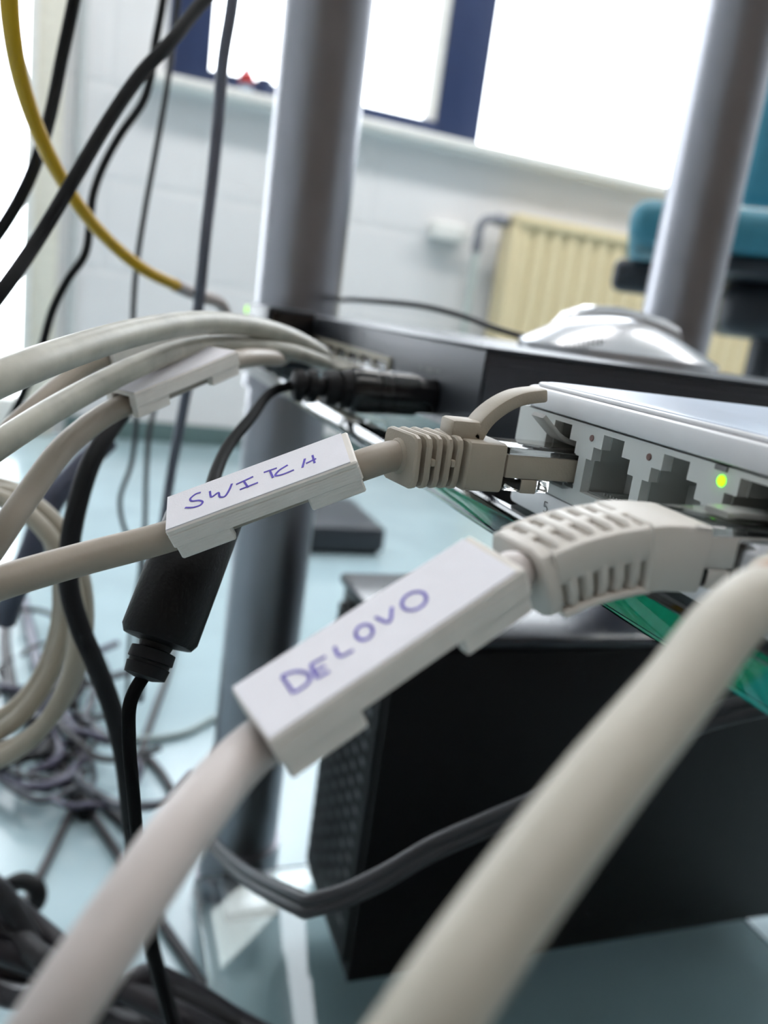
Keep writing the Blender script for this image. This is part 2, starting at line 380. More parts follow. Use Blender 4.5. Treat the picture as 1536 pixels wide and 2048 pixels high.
for fy in (SWY0+.012, SWY1-.012):
    for fx in (XP+.012, SWX1-.012): MB().lathe((fx, fy, ZG), (0, 0, 1), [(0, .004), (.0010, .004)], 14).build('rubber_foot', black_m, ws)
# port block: one stepped opening for each port
ZB0, ZB1 = .4485, .4648
def port(cy):
    rows = [(ZB0, .4516, None), (.4516, .4583, 0.0077), (.4583, .4609, 0.0059), (.4609, .4638, 0.0033), (.4638, ZB1, None)]
    b = MB(); y0, y1 = cy-.009, cy+.009
    for z0, z1, hw in rows:
        if hw is None: b.box((XP, y0, z0), (XP+.0118, y1, z1))
        else:
            b.box((XP, y0, z0), (XP+.0118, cy-hw, z1)); b.box((XP, cy+hw, z0), (XP+.0118, y1, z1))
    o = b.build('port', jack_m, ws)
    i = MB()
    i.box((XP+.010, cy-.0077, .4516), (XP+.0117, cy+.0077, .4638))
    for z0, z1, hw in rows:
        if hw: i.box((XP+.0018, cy+hw-.0004, z0), (XP+.010, cy+hw, z1)); i.box((XP+.0018, cy-hw, z0), (XP+.010, cy-hw+.0004, z1))
    i.box((XP+.0018, cy-.0077, .4516), (XP+.010, cy+.0077, .4519))
    for k in range(8):
        yy = cy-.0036+k*.00103
        i.box((XP+.003, yy, .4519), (XP+.0095, yy+.0004, .4525))
    i.build('port_inside', jackin_m, o)
    return o
for k, cy in enumerate(PORTS):
    o = port(cy)
    ly = cy+.0070; lz = .4625
    if k == 3:
        MB().lathe((XP-.0004, ly, lz), (1, 0, 0), [(0, .0006), (.0003, .0009), (.001, .0009)], 14).build('light', led_m, o, 'glowing green link light')
    else:
        MB().lathe((XP-.0002, ly, lz), (1, 0, 0), [(0, .0006), (.0003, .0007), (.001, .0007)], 14).build('light', hole_m, o)
MB().box((XP, PORTS[0]+.009, ZB0), (XP+.0118, SWY1-.0015, ZB1)).build('end_block', jack_m, ws)
MB().box((XP, SWY0+.0015, ZB0), (XP+.0118, PORTS[4]-.009, ZB1)).build('end_block', jack_m, ws)
MB().box((XP-.0003, PORTS[3]+.0062, .4640), (XP+.001, PORTS[3]+.0088, .4648)).build('marking', pencil_m, ws)

def ribbon(path, nrm, wdt, off=0.00006, th=0.00005):
    """flat ink stroke lying on a plane with normal nrm"""
    P = [V(p) + nrm*off for p in path]; mb = MB(); rings = []
    for i, p in enumerate(P):
        t = (P[min(i+1, len(P)-1)]-P[max(i-1, 0)]).normalized(); s = nrm.cross(t).normalized()*wdt/2
        rings.append([p-s, p+s, p+s+nrm*th, p-s+nrm*th])
    return mb.loft(rings)
# digit 5 on the base front
def dig5(y, z, h):
    q = [(-.28, .5), (.3, .5)], [(.3, .5), (.28, .02), (0, .08), (-.25, -.02), (-.35, -.22), (-.2, -.45), (.1, -.5), (.3, -.38)]
    m = MB()
    for st in q:
        S = spline([V((XP-.0002, y+a*h, z+c*h)) for a, c in st], 5)
        r = ribbon(S, V((-1, 0, 0)), .00022); m.add(r.v, r.f)
    return m
dig5(.1455, .4455, .0022).build('port_number', pencil_m, ws, 'grey digit 5 beside the port')

# ================================================================== RJ45 PLUGS AND PATCH CABLES
def loft_seg(mb, P, T, N, B, S, s0, s1, y0, y1, z0, z1, r=.0008, n=3):
    """rounded rectangular bar following a path between arc lengths s0..s1"""
    rings = []
    sec = [(a+(y0+y1)/2, b+(z0+z1)/2) for a, b in rrect((y1-y0)/2, (z1-z0)/2, min(r, (y1-y0)*.49, (z1-z0)*.49), 2)]
    e = min(.00035, (s1-s0)*.3)
    for s, k in [(s0, .94), (s0+e, 1)] + [(s0+e+(s1-s0-2*e)*i/n, 1) for i in range(1, n)] + [(s1-e, 1), (s1, .94)]:
        i = 0
        while i < len(S)-2 and S[i+1] < s: i += 1
        u = (s-S[i])/max(S[i+1]-S[i], 1e-9)
        p = P[i].lerp(P[i+1], u); nn = N[i].lerp(N[i+1], u); bb = B[i].lerp(B[i+1], u)
        cy, cz = (y0+y1)/2, (z0+z1)/2
        rings.append([p + bb*(cy+(a-cy)*k) + nn*(cz+(b_-cz)*k) for a, b_ in sec])
    return mb.loft(rings)
def path_frames(P, up=(0, 0, 1)):
    T, N = frames(P, up); B = [T[i].cross(N[i]) for i in range(len(P))]
    S = [0]
    for i in range(1, len(P)): S.append(S[-1]+(P[i]-P[i-1]).length)
    return T, N, B, S
def plug(root, cy, body_m, boot_m, path, style, hood=True):
    """RJ45 plug in the port at cy; path = boot centre line from the block outwards"""
    zc = .4552
    MB().box((XP-.0150, cy-.0066, .4526), (XP+.0085, cy+.0066, .4572), .0003).build('plug_core', body_m, root)
    b = MB(); b.box((XP-.0150, cy-.0068, .45725), (XP+.0090, cy+.0068, .4586), .0003); b.build('plug_top', clear_m, root, 'clear plastic top of the plug')
    b = MB()
    for x0, x1 in ((-.0150, -.0112), (-.0075, -.0048), (-.0020, .004)):
        b.box((XP+x0, cy-.0067, .4500 if x0 < -.003 else .4512), (XP+x1, cy+.0067, .45255), .0003)
    b.build('plug_bottom', clear_m, root, 'clear plastic underside of the plug')
    MB().box((XP-.0112, cy-.0067, .4497), (XP-.0076, cy+.0067, .4525), .0003).build('plug_stop', body_m, root)
    # latch
    lt = MB(); L = [V((XP+.006, cy, .4590)), V((XP-.001, cy, .4608 if hood else .4593)), V((XP-.0040, cy, .4630 if hood else .4594)), V((XP-.0062, cy, .4648 if hood else .4592))]
    T, N, B, S = path_frames(spline(L, 5)); loft_seg(lt, spline(L, 5), T, N, B, S, 0, S[-1], -.0026, .0026, -.0005, .0005, .0003, 8)
    lt.build('latch', frost_m, root)
    P = spline(path, 10); T, N, B, S = path_frames(P); Lt = S[-1]
    bl = .0098 if style != 'grey' else .0088                                     # solid block first, ribs after
    m = MB(); loft_seg(m, P, T, N, B, S, 0, bl, -.0069, .0069, -.0051, .0046, .0010, 4)
    boot = m.build('boot', boot_m, root)
    rm = MB()
    n = 5; ln = Lt-bl
    if style == 'grey':
        pt, gp = ln*.116, ln*.084
        s = bl+gp
        for k in range(n):
            pt_ = ln - (s-bl) if k == n-1 else pt
            loft_seg(rm, P, T, N, B, S, s, s+pt_, -.0064, .0060, -.0053, .0050, .0018, 2)
            if k in (1, 3):
                loft_seg(rm, P, T, N, B, S, s-gp*1.1, s+.0002, -.0063, .0059, -.0008, .0006, .0003, 2)
            s += pt+gp
        loft_seg(rm, P, T, N, B, S, bl-.001, Lt-.001, -.0042, .0042, -.0034, .0034, .0008, 6)
        rm.build('strain_relief', boot_m, boot)
    else:
        pt, gp = ln*.098, ln*.062
        s = bl+gp
        for k in range(n+1):
            pt_ = ln - (s-bl) if k == n else pt
            kk = 1.0 if k < n else .98
            loft_seg(rm, P, T, N, B, S, s, s+pt_, -.0067*kk, .0067*kk, -.0051*kk, .0049*kk, .0026, 2)
            s += pt+gp
        E_ = Lt-ln*.12
        loft_seg(rm, P, T, N, B, S, bl-.001, E_, -.0050, .0050, -.0040, .0040, .0008, 8)
        for sg in (-1, 1):
            loft_seg(rm, P, T, N, B, S, bl-.001, E_, min(sg*.0067, sg*.0046), max(sg*.0067, sg*.0046), -.0006, .0044, .0010, 10)
            loft_seg(rm, P, T, N, B, S, bl-.001, E_, min(sg*.0067, sg*.0046), max(sg*.0067, sg*.0046), -.0051, -.0042, .0003, 10)
        loft_seg(rm, P, T, N, B, S, bl-.001, E_, -.0011, .0011, .0030, .0047, .0004, 10)
        rm.build('strain_relief', boot_m, boot)
    if hood:
        h = MB()
        Hp = [V((x_, cy, z_)) for x_, z_ in ((.0705, .4590), (.0722, .4626), (.0752, .4656), (.0790, .4678), (.0842, .4690))]
        Q = spline(Hp, 6); T2, N2, B2, S2 = path_frames(Q, (-1, 0, 0))
        loft_seg(h, Q, T2, N2, B2, S2, 0, S2[-1], -.0033, .0033, -.0013, .0013, .0005, 14)
        h.box((.0648, cy-.0033, .4585), (.0716, cy+.0033, .4626), .0008)
        h.build('latch_hood', boot_m, boot)
    return P[-1], (P[-1]-P[-2]).normalized()

def clip(TL, a, b, L, wd, strokes, label, name='cable_tag', group=None, hgt=.0041, tot=.0069):
    """printed plastic cable tag: U channel with four feet, paper label on top. TL = back left top corner, a along, -b across to the front"""
    a = a.normalized(); b = (b-a*b.dot(a)).normalized(); n = a.cross(b).normalized()
    if n.z < 0: n = -n
    t = thing(name, TL + a*L/2 - b*wd/2 - n*tot, label, 'cable tag', group)
    def P(u, v, h): return TL + a*u - b*v - n*h
    def bx(mb, u0, u1, v0, v1, h0, h1, bev=.0003):
        M = Matrix((a, -b, -n)).transposed().to_4x4(); M.translation = TL
        if M.to_3x3().determinant() < 0: pass
        return mb.box((u0, v0, h0), (u1, v1, h1), bev, 1, M)
    m = MB(); q = .0024
    m.uv = lambda co: ((co-TL).dot(a), (co-TL).dot(n))
    bx(m, 0, L, 0, wd, 0, .0013); bx(m, 0, L, 0, q, .0010, hgt); bx(m, 0, L, wd-q, wd, .0010, hgt)
    m.build('channel', print_m, t)
    f = MB(); f.uv = m.uv; fl = L*.305; ins = .0003
    for u0, u1 in ((0, fl), (L-fl, L)):
        bx(f, u0+ins, u1-ins, ins, q, hgt-.0003, tot); bx(f, u0+ins, u1-ins, wd-q, wd-ins, hgt-.0003, tot)
    f.build('foot', print_m, t)
    lb = MB(); bx(lb, .0002, L-.0012, .0003, wd-.0003, -.00022, -.00002, 0)
    lo = lb.build('paper_label', paper_m, t)
    if strokes:
        ink = MB(); top = TL + n*.00022
        for st in strokes:
            w3 = []
            for (x_, y_) in st:
                d = ray(x_, y_); w3.append(CC + d*((top-CC).dot(n)/d.dot(n)))
            S = spline(w3, 6) if len(w3) > 2 else w3
            r = ribbon(S, n, .00042, .00003); ink.add(r.v, r.f)
        ink.build('handwriting', ink_m, lo, 'violet handwritten lettering')
    return t, a, b, n

def px(L, ox, oy, k): return [(ox+x_/k, oy+y_/k) for x_, y_ in L]
def ell(cx, cy, rx, ry, rot):
    c, s = math.cos(rot), math.sin(rot)
    return [(cx+rx*math.cos(t_)*c-ry*math.sin(t_)*s, cy+rx*math.cos(t_)*s+ry*math.sin(t_)*c) for t_ in [2*math.pi*i/14 for i in range(15)]]
SWITCH = [px(s, 300, 830, 3.339) for s in (
    [(340, 518), (308, 528), (270, 560), (278, 575), (330, 572), (352, 582), (338, 602), (290, 618), (235, 620)],
    [(400, 510), (413, 548), (456, 520), (468, 548), (498, 546), (525, 510), (548, 460)],
    [(575, 465), (690, 412)], [(625, 440), (655, 485)], [(600, 500), (722, 452)],
    [(760, 385), (848, 355)], [(800, 370), (822, 420)],
    [(920, 335), (862, 372), (838, 405), (872, 402), (962, 368)],
    [(1035, 293), (1018, 352)], [(1042, 325), (1110, 292)], [(1085, 270), (1100, 322)])]
DELOVO = [px(s, 430, 1040, 2.2588) for s in (
    [(302, 708), (355, 782)], [(302, 705), (370, 685), (424, 700), (422, 736), (360, 780)],
    [(432, 658), (462, 715)], [(432, 656), (500, 618)], [(450, 688), (498, 660)], [(462, 714), (516, 684)],
    [(540, 575), (566, 616), (625, 590)],
    ell(675, 508, 40, 33, -.5), [(725, 440), (786, 462), (800, 395)], ell(900, 367, 58, 38, -.4))]

def down(pts):
    p = pts[-1]; return pts + [V((p.x-.02, p.y, max(p.z*.5, .01))), V((p.x-.04, p.y, .006)), V((p.x-.14, p.y-.05, .006))]
def above(pts):
    p = pts[0]; return [V((p.x, p.y, p.z+.9)), V((p.x, p.y, p.z+.3))] + pts
CLIP_L, CLIP_W = .0357, .0115
# --- the SWITCH cable
zS = .1535
a1 = camv(.938, .346, .0); b1 = camv(-.169, .530, .831)
TL1 = at(334, 995, zS); LS = .0363
tagS, a1, b1, n1 = clip(TL1, a1, b1, LS, .0121, SWITCH, 'white printed tag reading SWITCH clipped on the grey cable')
axS = TL1 - b1*.0121/2 - n1*.0046
cy5 = PORTS[0]
sc_ = thing('patch_cable', (XP, cy5, .4552), 'grey patch cable plugged into the port marked 5, carrying the SWITCH tag', 'patch cable')
bp = [V((.0757, cy5, .4546)), V((.0690, cy5, .4546)), V((.0620, cy5-.0006, .4547)), V((.0550, cy5-.0018, .4545))]
e, d = plug(sc_, cy5, boot_grey_m, boot_grey_m, bp, 'grey')
R6 = .0030
Pin = axS + a1*(LS+.001)
cab = [e - d*.002, e + d*.0010, Pin, axS + a1*LS*.7, axS + a1*LS*.3, axS - a1*.001] + pp([(150, 1122, .144), (0, 1166, .136), (-200, 1240, .131), (-480, 1420, .14), (-800, 1900, .20)])
cab = down(cab)
MB().tube(cab, R6, 20, 8).build('cable', grey_m, sc_)
MB().lathe(e - d*.0003, d, [(0, .0036), (.0004, .0035), (.0010, .0031)], 20).build('torn_sleeve', boot_grey_m, sc_)
# --- the DELOVO cable
a2 = camv(.813, .492, .313); b2 = camv(-.503, .327, .801)
TL2 = at(461, 1376, .0944)
tagD, a2, b2, n2 = clip(TL2, a2, b2, CLIP_L, CLIP_W, DELOVO, 'white printed tag reading DELOVO clipped on the nearer white cable')
axD = TL2 - b2*CLIP_W/2 - n2*.0046
cy2 = PORTS[3]
dc = thing('patch_cable', (XP, cy2, .4552), 'white patch cable beside the green light, carrying the DELOVO tag', 'patch cable')
endD = axD + a2*(CLIP_L+.0012)
bp = [V((.0790, cy2, .4540)), V((.0720, cy2, .4541)), V((.0660, cy2-.0002, .4533)), V((.0600, cy2-.0005, .4518)), V((.0540, cy2-.0010, .4494))]
e, d = plug(dc, cy2, boot_white_m, boot_white_m, bp, 'white', hood=False)
cab = [e - d*.003, e + d*.0015, endD, axD + a2*CLIP_L*.7, axD + a2*CLIP_L*.3, axD - a2*.001] + pp([(380, 1640, .078), (240, 1840, .069), (80, 2080, .064), (-150, 2500, .07)])
cab.append(cab[-1] + V((-.03, -.03, -.12))); cab = down(cab)
MB().tube(cab, R6, 24, 8).build('cable', white_cable_m, dc)
# --- the nearest cable, plugged in just outside the frame
cy1 = PORTS[4]
tc_ = thing('patch_cable', (XP, cy1, .4552), 'untagged off-white cable crossing the foreground at the right', 'patch cable')
bp = [V((.0790, cy1, .4545)), V((.0730, cy1, .4545)), V((.0690, cy1, .4544)), V((.0660, cy1-.0002, .4542))]
MB().box((XP-.0130, cy1-.0058, .4526), (XP+.0085, cy1+.0058, .4586), .0004).build('plug_core', clear_m, tc_)
MB().box((XP-.0128, cy1-.0045, .4535), (XP+.0060, cy1+.0045, .4575), .0004).build('plug_insert', swwhite_m, tc_)
cab = [V((XP-.008, cy1, .4555)), V((XP-.013, cy1-.001, .4556))] + pp([(1600, 1185, .0790), (1535, 1190, .0770), (1462, 1240, .0735), (1355, 1380, .0680), (1200, 1570, .0610), (1020, 1810, .0555), (830, 2085, .0515), (500, 2600, .055)])
cab.append(cab[-1] + V((-.02, -.03, -.12))); cab = down(cab)
MB().tube(cab, lambda t_: .0031, 24, 8).build('cable', cream_cable_m, tc_)
Q = pp([(1552, 1158, .0772), (1537, 1160, .0768)])
MB().tube([at(1590, 1184, .0788), at(1552, 1185, .0777), at(1527, 1195, .0768)], .00322, 20).build('tape_wrap', copper_m, tc_, 'brown tape around the cable')

# ================================================================== BLACK SWITCH WITH ITS CABLES
BX, BY0, BY1, BX1, BZ1 = .1207, .247, .533, .345, .4745
bs = thing('network_switch', (.23, .39, ZG), 'charcoal metal network switch standing behind the white one', 'network switch')
bz0 = ZG+.002
MB().box((BX+.0006, BY0+.0012, bz0), (BX1, BY1, BZ1-.0012), .0005).build('case_bottom', swblack_m, bs)
MB().box((BX, BY0+.0005, BZ1-.0014), (BX1, BY1, BZ1), .0005).build('case_lid', swblack_m, bs)
MB().box((BX, BY0, bz0), (BX+.0006, BY1, BZ1-.0014)).build('port_panel', swblack_m, bs)
MB().box((BX+.0012, BY0, bz0), (BX1-.001, BY0+.0012, BZ1-.005), .0002).build('side_plate', swblack_m, bs)
sv = MB()
for k in range(12): sv.box((.165+k*.006, BY0-.0002, BZ1-.011), (.168+k*.006, BY0+.0010, BZ1-.009))
sv.build('vent_slot', black_m, bs)
for fx in (BX+.015, BX1-.015):
    for fy in (BY0+.015, BY1-.015): MB().lathe((fx, fy, ZG), (0, 0, 1), [(0, .006), (.002, .006)], 16).build('rubber_foot', black_m, bs)
pk = on(783, 718, 0, BX); pf = on(595, 668, 0, BX)
BK0, BK1 = pk.y, min(pf.y, .515)
zt = .4628; nport = 8
pw = (BK1-BK0)/nport
for k in range(nport):
    y0 = BK0+k*pw; b = MB()
    b.box((BX-.0012, y0, zt-.0022), (BX+.0003, y0+pw, zt)); b.box((BX-.0012, y0, zt-.0150), (BX+.0003, y0+pw, zt-.0130))
    b.box((BX-.0012, y0, zt-.0130), (BX+.0003, y0+.0012, zt-.0022)); b.box((BX-.0012, y0+pw-.0012, zt-.0130), (BX+.0003, y0+pw, zt-.0022))
    o = b.build('port', beigebank_m, bs)
    MB().box((BX-.0003, y0+.0012, zt-.0130), (BX+.0002, y0+pw-.0012, zt-.0022)).build('port_inside', blackg_m, o)
# faint marks on the panel
for st, wd_ in (([(680, 664), (705, 670)], .0006), ([(738, 686), (768, 693)], .0006), (ell(723, 672, 6, 6, 0), .0008),
                ([(838, 733), (846, 738)], .0007), ([(852, 736), (866, 739)], .0007), ([(852, 741), (866, 744)], .0007), ([(870, 741), (880, 743)], .0007)):
    ribbon([on(x_, y_, 0, BX-.0001) for x_, y_ in st], V((-1, 0, 0)), wd_).build('panel_marking', pencil_m, bs)

def simple_plug(root, tip, boot_from, m):
    """clear RJ45 end seen from afar, tip at the port, pointing out towards -X"""
    MB().box((BX-.011, tip.y-.0055, tip.z-.0035), (BX-.0004, tip.y+.0055, tip.z+.0035), .0004).build('plug', clear_m, root)
    MB().box((BX-.0108, tip.y-.0042, tip.z-.0022), (BX-.0030, tip.y+.0042, tip.z+.0020), .0004).build('plug_core', m, root)
def port_c(k): return V((BX, BK0+(k+.5)*pw, zt-.0080))
# two thick mottled cables
ca = thing('patch_cable', port_c(1), 'upper of the two mottled grey cables arching to the charcoal switch', 'patch cable')
p_ = port_c(1); simple_plug(ca, p_, None, mott_m)
MB().tube([p_+V((-.009, 0, 0)), p_+V((-.017, -.0005, .0005))] + down(pp([(640, 706, .318), (575, 672, .288), (500, 652, .258), (400, 645, .225), (280, 663, .190), (140, 704, .158), (0, 757, .137), (-200, 850, .125), (-500, 1100, .14), (-900, 1800, .22)])), .0032, 20).build('cable', mott_m, ca)
cb = thing('patch_cable', port_c(0), 'lower mottled grey cable arching just beneath the upper one', 'patch cable')
p_ = port_c(0); simple_plug(cb, p_, None, mott_m)
MB().tube([p_+V((-.009, 0, 0)), p_+V((-.02, -.0005, -.0005))] + down(pp([(640, 722, .315), (570, 700, .285), (480, 690, .258), (380, 696, .230), (270, 735, .205), (150, 795, .185), (50, 855, .170), (-60, 930, .160), (-300, 1120, .16), (-700, 1700, .22), (-900, 2300, .26)])), .0029, 20).build('cable', mott_m, cb)
# tagged cable C
cc_ = thing('patch_cable', port_c(3), 'grey cable with a blank white tag, below the two mottled cables', 'patch cable')
p_ = port_c(3); simple_plug(cc_, p_, None, grey_m)
CL, CRr = at(243, 815, .205), at(452, 728, .235)
aC = (CRr-CL).normalized(); bC = (V((0, 0, 1)).cross(aC)); bC = -bC if bC.dot(CW) < 0 else bC
nC = aC.cross(bC).normalized(); nC = nC if nC.z > 0 else -nC
MB().tube([p_+V((-.009, 0, 0)), p_+V((-.03, 0, -.001)), at(560, 716, .29), CRr+aC*.004, CRr-aC*.006, CL+aC*.008, CL-aC*.004] + down(pp([(130, 893, .190), (60, 985, .180), (0, 1072, .172), (-120, 1260, .17), (-300, 1700, .2), (-500, 2400, .3)])), .0029, 18).build('cable', grey_m, cc_)
Lc = (CRr-CL).length
clip(CL + bC*.0052 + nC*.0047, aC, bC, Lc, .0105, None, 'blank white printed tag on the cable under the mottled pair')
# tagged cable D behind
cdn = thing('patch_cable', port_c(4), 'grey cable half hidden between the mottled pair, with a second blank tag', 'patch cable')
p_ = port_c(4); simple_plug(cdn, p_, None, grey_m)
DL, DR = at(205, 722, .235), at(395, 672, .265)
aD = (DR-DL).normalized(); bD = (V((0, 0, 1)).cross(aD)); bD = -bD if bD.dot(CW) < 0 else bD
nD = aD.cross(bD).normalized(); nD = nD if nD.z > 0 else -nD
MB().tube([p_+V((-.009, 0, 0)), p_+V((-.03, 0, .001)), at(540, 690, .31), DR+aD*.004, DR-aD*.006, DL+aD*.008, DL-aD*.004] + down(pp([(130, 765, .225), (60, 825, .215), (0, 880, .21), (-200, 1050, .21), (-500, 1500, .25)])), .0029, 18).build('cable', grey_m, cdn)
clip(DL + bD*.0052 + nD*.0047, aD, bD, (DR-DL).length, .0105, None, 'blank white printed tag showing between the two mottled cables')

# small converter box with a lime light, yellow cable
cv = thing('media_converter', (.103, .50, ZG), 'small dark box with a lime light at the far end of the shelf', 'converter')
MB().box((.0885, .462, ZG+.001), (.1165, .5405, .4765), .0015).build('case', dark_m, cv)
MB().box((.0905, .4612, ZG+.008), (.1155, .4622, .4745), .0002).build('front_plate', blackg_m, cv)
MB().box((.0878, .470, .4480), (.0890, .484, .4610), .0002).build('port', blackg_m, cv)
MB().lathe((.0875, .531, .4722), (1, 0, 0), [(0, .0016), (.0006, .0026), (.0012, .0026)], 12).build('light', led2_m, cv, 'glowing lime link light')
for fy in (.47, .53):
    for fx in (.094, .112): MB().lathe((fx, fy, ZG), (0, 0, 1), [(0, .002), (.0012, .002)], 10).build('rubber_foot', black_m, cv)
yc = thing('patch_cable', (.078, .477, .455), 'yellow patch cable sweeping down from the upper left', 'patch cable')
MB().box((.0785, .4715, .4505), (.0879, .4825, .4585), .0005).build('plug', clear_m, yc)
e0 = V((.081, .477, .4545))
ypts = [at(355, 572, .40), at(290, 540, .375), at(230, 493, .355), at(160, 415, .325), at(95, 305, .295), at(50, 190, .27), at(26, 80, .25), at(18, -40, .235), at(40, -300, .22), at(200, -700, .26)]
MB().tube([e0, e0+V((-.006, 0, .001)), at(440, 607, .435), at(400, 592, .42), at(350, 570, .399)], .0034, 16).build('white_boot', white_cable_m, yc, 'white sleeve at the end of the yellow cable')
MB().tube(ypts + [ypts[-1]+V((0,0,.3)), ypts[-1]+V((0,.02,.9))], .0028, 18).build('cable', yellow_m, yc)

# ================================================================== DC POWER PLUG, FERRITE AND LEAD
dj = on(868, 793, 0, BX)
pc = thing('power_lead', (BX-.03, dj.y, dj.z-.008), 'black power lead with barrel plug in the charcoal switch and a ferrite bead', 'power cable')
ax = V((-1, -.02, -.02)).normalized()
tipx = on(575, 772, 1, dj.y); Ld = BX - tipx.x
k = Ld/.058
def DP(h, r): return (h*k, r*k)
MB().lathe(dj, ax, [DP(.0004, .0070), DP(.0082, .0070), DP(.0085, .0082), DP(.0185, .0084), DP(.0188, .0078), DP(.0200, .0078), DP(.0203, .0085), DP(.0240, .0086), DP(.0243, .0080), DP(.0252, .0080), DP(.0255, .0086), DP(.0330, .0086), DP(.0350, .0076)], 32).build('barrel_plug', blackg_m, pc)
rel = MB()
o2 = dj + ax*k*.0345
rel.lathe(o2, ax, [DP(0, .0074), DP(.0040, .0070), DP(.0042, .0052), DP(.0058, .0052), DP(.0060, .0068), DP(.0100, .0064), DP(.0102, .0035), DP(.0135, .0035), DP(.0137, .0062), DP(.0165, .0060), DP(.0167, .0040), DP(.0182, .0040), DP(.0184, .0060), DP(.0215, .0056), DP(.0225, .003)], 24)
rel.build('strain_relief', black_m, pc)
end = o2 + ax*k*.0215
FT, FB = at(418, 1012, .176), at(313, 1288, .166)
fa = (FB-FT).normalized(); fl = (FB-FT).length
lead_m = mat('matte_black_lead', (9, 9, 11), 0.7, spec=0.12)
lead = [end, end + ax*.006 + V((0, 0, -.002)), at(500, 838, .250), at(455, 895, .225), at(432, 945, .205), at(422, 985, .188), FT + fa*.004]
MB().tube(lead, .0017, 14).build('lead', lead_m, pc)
MB().lathe(FT, fa, [(0, .004), (.0004, .0072), (.0018, .0081), (fl*.5, .0081), (fl-.0020, .0080), (fl-.0006, .0072), (fl, .0035), (fl+.0012, .0032)], 36).build('ferrite_bead', mat('ferrite_black', (17, 17, 19), .5, spec=.3, bump=.2, bscale=1200), pc)
MB().lathe(FB + fa*.0010, fa, [(0, .0030), (.0004, .0046), (.0026, .0047), (.0028, .0042), (.0034, .0042), (.0036, .0045), (.0058, .0042), (.0064, .002)], 20).build('strain_relief', black_m, pc)
e2 = FB + fa*.0060
MB().tube([e2, at(262, 1400, .163), at(258, 1480, .165), at(266, 1580, .17), at(276, 1690, .18), at(296, 1850, .195), at(325, 1980, .21), at(370, 2140, .23), at(430, 2400, .27), V((.02, .12, .004)), V((.12, .02, .004))], .0014, 14).build('lead', lead_m, pc)

# ================================================================== HANGING CABLES (upper left)
def cord(name, pts, r, m, label, cat='cable', group=None, sides=14):
    return MB().tube(pts, r, sides).build(name, m, None, label, cat, group)
cord('hanging_cable', down(above(pp([(230, -500, .30), (175, -150, .31), (148, 0, .315), (125, 110, .32), (98, 240, .32), (70, 330, .32), (38, 400, .32), (0, 462, .32), (-90, 580, .32), (-260, 900, .32), (-400, 1500, .4)]))), .0025, black_m, 'leftmost black cable hanging in front of the yellow one')
cord('hanging_cable', down(above(pp([(640, -260, .32), (500, -90, .30), (405, 5, .29), (340, 85, .28), (280, 150, .275), (215, 245, .27), (150, 355, .265), (75, 480, .26), (0, 588, .25), (-120, 740, .25), (-400, 1200, .3)]))), .0023, black_m, 'thick black cable crossing the dark blue window jamb diagonally')
cord('hanging_cable', down(above(pp([(345, -200, .40), (326, 0, .40), (310, 90, .40), (300, 160, .40), (285, 205, .40), (240, 270, .40), (205, 335, .40), (186, 390, .40), (180, 440, .40), (170, 508, .40), (135, 560, .40), (105, 620, .40), (82, 700, .40), (40, 800, .41), (0, 880, .42), (-100, 1100, .45)]))), .0020, black_m, 'thin wavy black cable bending left above the mottled cables')
cord('hanging_cable', above(pp([(375, -200, .44), (356, 0, .45), (345, 90, .46), (333, 180, .46), (310, 310, .47), (288, 430, .48), (272, 540, .49), (266, 640, .5), (270, 760, .52), (272, 850, .55), (262, 930, .57), (240, 1000, .58), (250, 1060, .59), (280, 1110, .6), (262, 1250, .62), (255, 1400, .66), (250, 1600, .72)])), .0017, charc_m, 'thin charcoal cable hanging straight between yellow cable and grey cord')
cord('hanging_cable', above(pp([(480, -200, .33), (465, 0, .34), (446, 120, .35), (437, 230, .36), (425, 350, .37), (410, 480, .38), (398, 600, .40), (380, 740, .42), (362, 840, .44), (345, 930, .46), (325, 1060, .48), (300, 1200, .52), (280, 1400, .58)])), .0028, greyc_m, 'dark grey cord hanging nearest the left pole')
cord('hanging_cable', pp([(325, 700, .62), (312, 800, .62), (298, 870, .62), (292, 960, .63), (290, 1040, .64), (285, 1150, .66), (275, 1300, .7)]), .0019, charc_m, 'short charcoal cord hanging below the blank tag')
cord('hanging_cable', pp([(330, 690, .30), (270, 790, .285), (215, 865, .27), (180, 930, .262), (155, 1010, .258), (140, 1090, .256), (138, 1170, .256), (160, 1255, .258), (192, 1330, .262), (225, 1420, .268), (248, 1520, .275), (262, 1640, .285), (278, 1760, .30), (300, 1880, .32), (335, 2010, .345), (380, 2150, .38)]), .0032, black_m, 'thick black cable dropping past the grey coil to the floor')
cord('hanging_cable', pp([(215, 880, .42), (160, 935, .41), (100, 1010, .40), (60, 1110, .40), (30, 1180, .41), (10, 1240, .42)]), .006, mat('slate_cord', (70, 74, 92), .45), 'slate blue cable passing behind the grey tagged cable')
cord('loose_cable', pp([(600, 640, .72), (660, 606, .62), (750, 602, .48), (850, 613, .45), (930, 634, .43), (1000, 660, .41), (1070, 680, .40)]), .0016, charc_m, 'thin dark cord arching over the charcoal switch')

